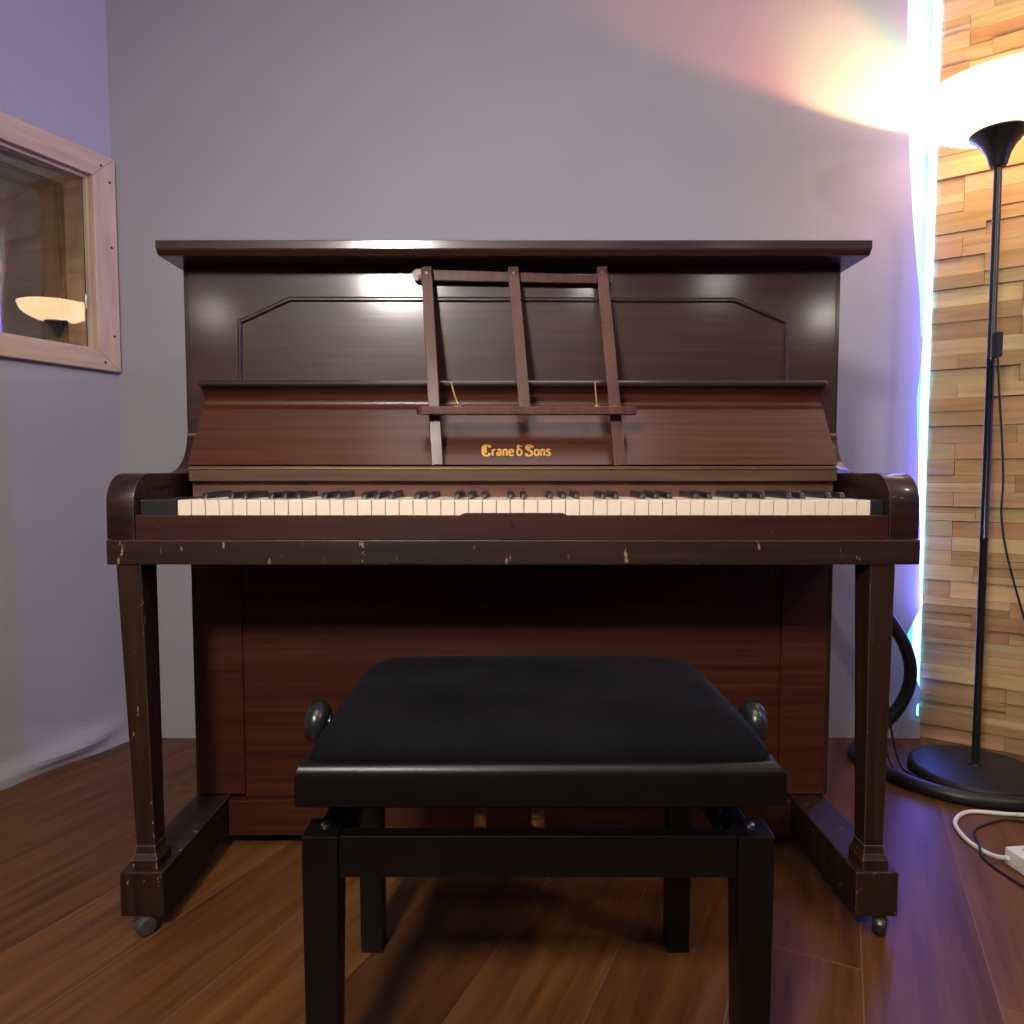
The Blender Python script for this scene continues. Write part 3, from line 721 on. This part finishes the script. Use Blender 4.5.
inner = [(0.1875, 1.7410), (0.173, 1.7030), (0.1515, 1.6850), (0.120, 1.6685), (0.0915, 1.6565), (0.066, 1.6520)]
b = MB(); b.lathe(outer + inner, LX, LY, 64, closed=True); b.build('glass_bowl', 'shade', F, smooth=True)
b = MB(); b.lathe([(0.010, 1.6320), (0.014, 1.6360), (0.024, 1.6420), (0.026, 1.6480), (0.020, 1.6540), (0.006, 1.6570)], LX, LY, 24); bu = b.build('bulb', 'bulb', F, smooth=True)
b = MB(); b.box(LX - 0.006, LX + 0.010, LY - 0.030, LY - 0.0096, 1.090, 1.152, 0.003); sw = b.build('switch', 'rubber', F)
b = MB(); b.tube([(LX + 0.002, LY - 0.022, 1.092), (LX + 0.006, LY - 0.025, 1.02), (LX + 0.022, LY - 0.03, 0.80), (LX + 0.022, LY - 0.03, 0.69), (LX + 0.036, LY - 0.04, 0.58), (LX + 0.072, LY - 0.06, 0.42), (LX + 0.10, LY - 0.10, 0.24), (LX + 0.13, LY - 0.155, 0.08), (LX + 0.17, LY - 0.19, 0.004), (LX + 0.30, LY - 0.28, 0.004)], 0.0026, 8)
b.build('cord', 'rubber', F, smooth=True)

# ------------------------------------------------------------------ LED strip in the corner
b = MB(); b.box(1.202, 1.2255, 2.0735, 2.0755, 0.06, CEIL - 0.002)
tag(b.build('led_strip', 'led'), 'glowing blue white light strip in the corner between cloth and timber walls', 'light strip')

# ------------------------------------------------------------------ cables and power strip
PS = thing('power_strip', 'white power strip lying on the floor at right', 'power strip', (1.16, 1.37, 0))
rot = Matrix.Translation((1.008, 1.392, 0)) @ Matrix.Rotation(math.radians(7), 4, 'Z')
b = MB(); b.box(0, 0.30, -0.058, 0, 0.0, 0.036, 0.004, 2, rot); b.build('housing', 'white', PS)
b = MB(); b.box(0.022, 0.044, -0.04, -0.02, 0.0361, 0.040, 0.002, 2, rot); b.build('rocker_switch', 'red', PS)
for k in range(3):
    b = MB(); mt = rot @ Matrix.Translation((0.09 + k * 0.07, -0.029, 0.0361)); b.lathe([(0.020, 0), (0.020, 0.001), (0.018, 0.001)], n=24, mat=mt); b.build('socket', 'rear', PS)
b = MB(); b.tube([(1.002, 1.372, 0.022), (0.994, 1.395, 0.012), (0.990, 1.43, 0.0052), (0.986, 1.48, 0.0052), (1.008, 1.55, 0.0052), (1.07, 1.598, 0.0052), (1.15, 1.588, 0.0052), (1.23, 1.575, 0.0052), (1.40, 1.53, 0.0052)], 0.0048, 10)
tag(b.build('power_cable', 'white', smooth=True), 'white cable looping across the floor from the power strip', 'cable')
b = MB(); b.tube([(0.998, 1.275, 0.003), (0.980, 1.333, 0.003), (0.974, 1.385, 0.003), (0.978, 1.415, 0.006), (0.989, 1.440, 0.0138), (1.003, 1.468, 0.008), (1.035, 1.520, 0.003), (1.10, 1.555, 0.003), (1.145, 1.562, 0.004), (1.21, 1.53, 0.003), (1.26, 1.48, 0.003)], 0.0028, 8)
tag(b.build('thin_cable', 'rubber', smooth=True), 'thin black cable curling over the white cable beside the power strip', 'cable')
b = MB(); b.tube([(1.25, 1.60, 0.075), (1.205, 1.575, 0.055), (1.172, 1.545, 0.038), (1.157, 1.515, 0.024), (1.162, 1.485, 0.014), (1.20, 1.455, 0.0125), (1.33, 1.43, 0.006)], 0.0055, 10)
tag(b.build('bent_cable', 'rubber', smooth=True), 'black cable bending down to the floor at the right edge behind the power strip', 'cable')
b = MB(); b.tube([(0.70, 1.895, 0.66), (0.85, 1.93, 0.655), (0.965, 1.945, 0.585), (1.005, 1.945, 0.47), (1.048, 1.94, 0.40), (1.095, 1.935, 0.325), (1.118, 1.935, 0.25), (1.11, 1.94, 0.175), (1.07, 1.95, 0.10), (1.0, 1.955, 0.036), (0.955, 1.915, 0.0185), (0.958, 1.84, 0.0175),
    (0.997, 1.745, 0.0175), (1.037, 1.686, 0.0175), (1.09, 1.642, 0.0175), (1.16, 1.617, 0.0175), (1.24, 1.605, 0.0175), (1.43, 1.57, 0.0175)], 0.0170, 14)
tag(b.build('cable_hose', 'rubber', smooth=True), 'thick black cable hose looping down from behind the piano and past the lamp base', 'cable')
for (dx, r_, lab) in ((0.0, 0.0035, 'slim black cord on the floor left of the lamp base, nearer the thick hose'), (0.024, 0.003, 'slim black cord on the floor left of the lamp base, nearer the base')):
    b = MB(); b.tube([(1.012 + dx * 0.6, 1.878 + dx * 0.5, 0.20 + dx), (1.012 + dx, 1.876, 0.10), (1.024 + dx, 1.850, 0.014), (1.032 + dx, 1.80, 0.0042), (1.042 + dx, 1.75, 0.0042), (1.062 + dx, 1.705, 0.0042), (1.095 + dx, 1.668 + dx * 0.3, 0.0042), (1.18 + dx, 1.641 + dx * 0.25, 0.0042)], r_, 8)
    tag(b.build('black_cord', 'rubber', smooth=True), lab, 'cable')

# ------------------------------------------------------------------ lights
def light(name, kind, loc, energy, col, size=0.1, target=None, spot=None, blend=0.5, size_y=None):
    d = bpy.data.lights.new(name, kind); d.energy = energy; d.color = col
    if kind == 'AREA':
        d.size = size
        if size_y: d.shape = 'RECTANGLE'; d.size_y = size_y
    else: d.shadow_soft_size = size
    if spot: d.spot_size = math.radians(spot); d.spot_blend = blend
    o = bpy.data.objects.new(name, d); C.objects.link(o); o.location = loc
    if target is not None: o.rotation_euler = (V(target) - V(loc)).to_track_quat('-Z', 'Y').to_euler()
    return o
# the lamp's own bulb, plus red and green spots added to tint the wall
light('lamp_light', 'POINT', (LX, LY, 1.672), 3.8, (1.0, 0.80, 0.62), 0.015)
light('lamp_red_tint_spot', 'SPOT', (LX - 0.01, LY + 0.01, 1.672), 30, (1.0, 0.16, 0.07), 0.012, (0.92, YB, 1.86), 60, 0.5)
light('lamp_green_tint_spot', 'SPOT', (LX - 0.01, LY + 0.01, 1.672), 16, (0.15, 1.0, 0.30), 0.012, (1.05, YB, 1.85), 56, 0.55)
# studio lights of the room behind the camera, and an added ceiling fill
light('softbox', 'AREA', (-0.56, -0.6, 1.79), 14.5, (1.0, 0.92, 0.83), 0.25, (0, 1.4, 0.8))
bpy.data.lights['softbox'].spread = math.radians(105)
light('left_room_lamp', 'POINT', (-1.6, -0.9, 1.65), 2.5, (1.0, 0.9, 0.8), 0.08)
light('right_room_lamp', 'POINT', (1.95, -1.5, 1.77), 6, (1.0, 0.9, 0.8), 0.07)
light('right_ceiling_spot', 'POINT', (1.3, -1.6, 2.0), 5, (1.0, 0.92, 0.86), 0.10)
light('right_side_spot', 'POINT', (1.85, 0.22, 2.2), 26, (1.0, 0.88, 0.70), 0.04)
light('small_spot', 'POINT', (0.35, -0.45, 1.675), 2.5, (1.0, 0.95, 0.9), 0.02)
light('ceiling_bounce_fill', 'AREA', (0.0, 0.38, 2.57), 23, (1.0, 0.90, 0.80), 1.3, (0.0, 0.7, 0))  # added area light standing in for light bounced off the ceiling
# blue light of the strip spilling sideways along the cloth
light('strip_glow', 'AREA', (1.223, 2.0595, 1.3), 7, (0.10, 0.09, 1.0), 0.012, (-1.3, 2.0595, 1.3), size_y=2.3)

light('far_blue_fill', 'AREA', (2.40, 1.05, 1.6), 4.5, (0.20, 0.16, 1.0), 0.05, (-1.2, 1.6, 1.5), size_y=1.8)  # added blue fill out of view, turns the left wall purple
bpy.data.lights['far_blue_fill'].spread = math.radians(70)

# ------------------------------------------------------------------ camera
cam = bpy.data.cameras.new('camera'); co = bpy.data.objects.new('camera', cam); C.objects.link(co)
cam.sensor_width = 36; cam.lens = 700 / 1024 * 36; cam.clip_start = 0.05
co.location = (0, 0, 0.8005); co.rotation_euler = (math.pi / 2 - math.atan(40 / 700), 0, 0)
sc = bpy.context.scene; sc.camera = co
w = bpy.data.worlds.new('world'); sc.world = w; w.use_nodes = True
w.node_tree.nodes['Background'].inputs[0].default_value = (0.05, 0.05, 0.07, 1)
w.node_tree.nodes['Background'].inputs[1].default_value = 0.2
sc.view_settings.view_transform = 'Standard'; sc.view_settings.look = 'None'; sc.view_settings.gamma = 1; sc.view_settings.use_curve_mapping = False
sc.view_settings.exposure = 0.08
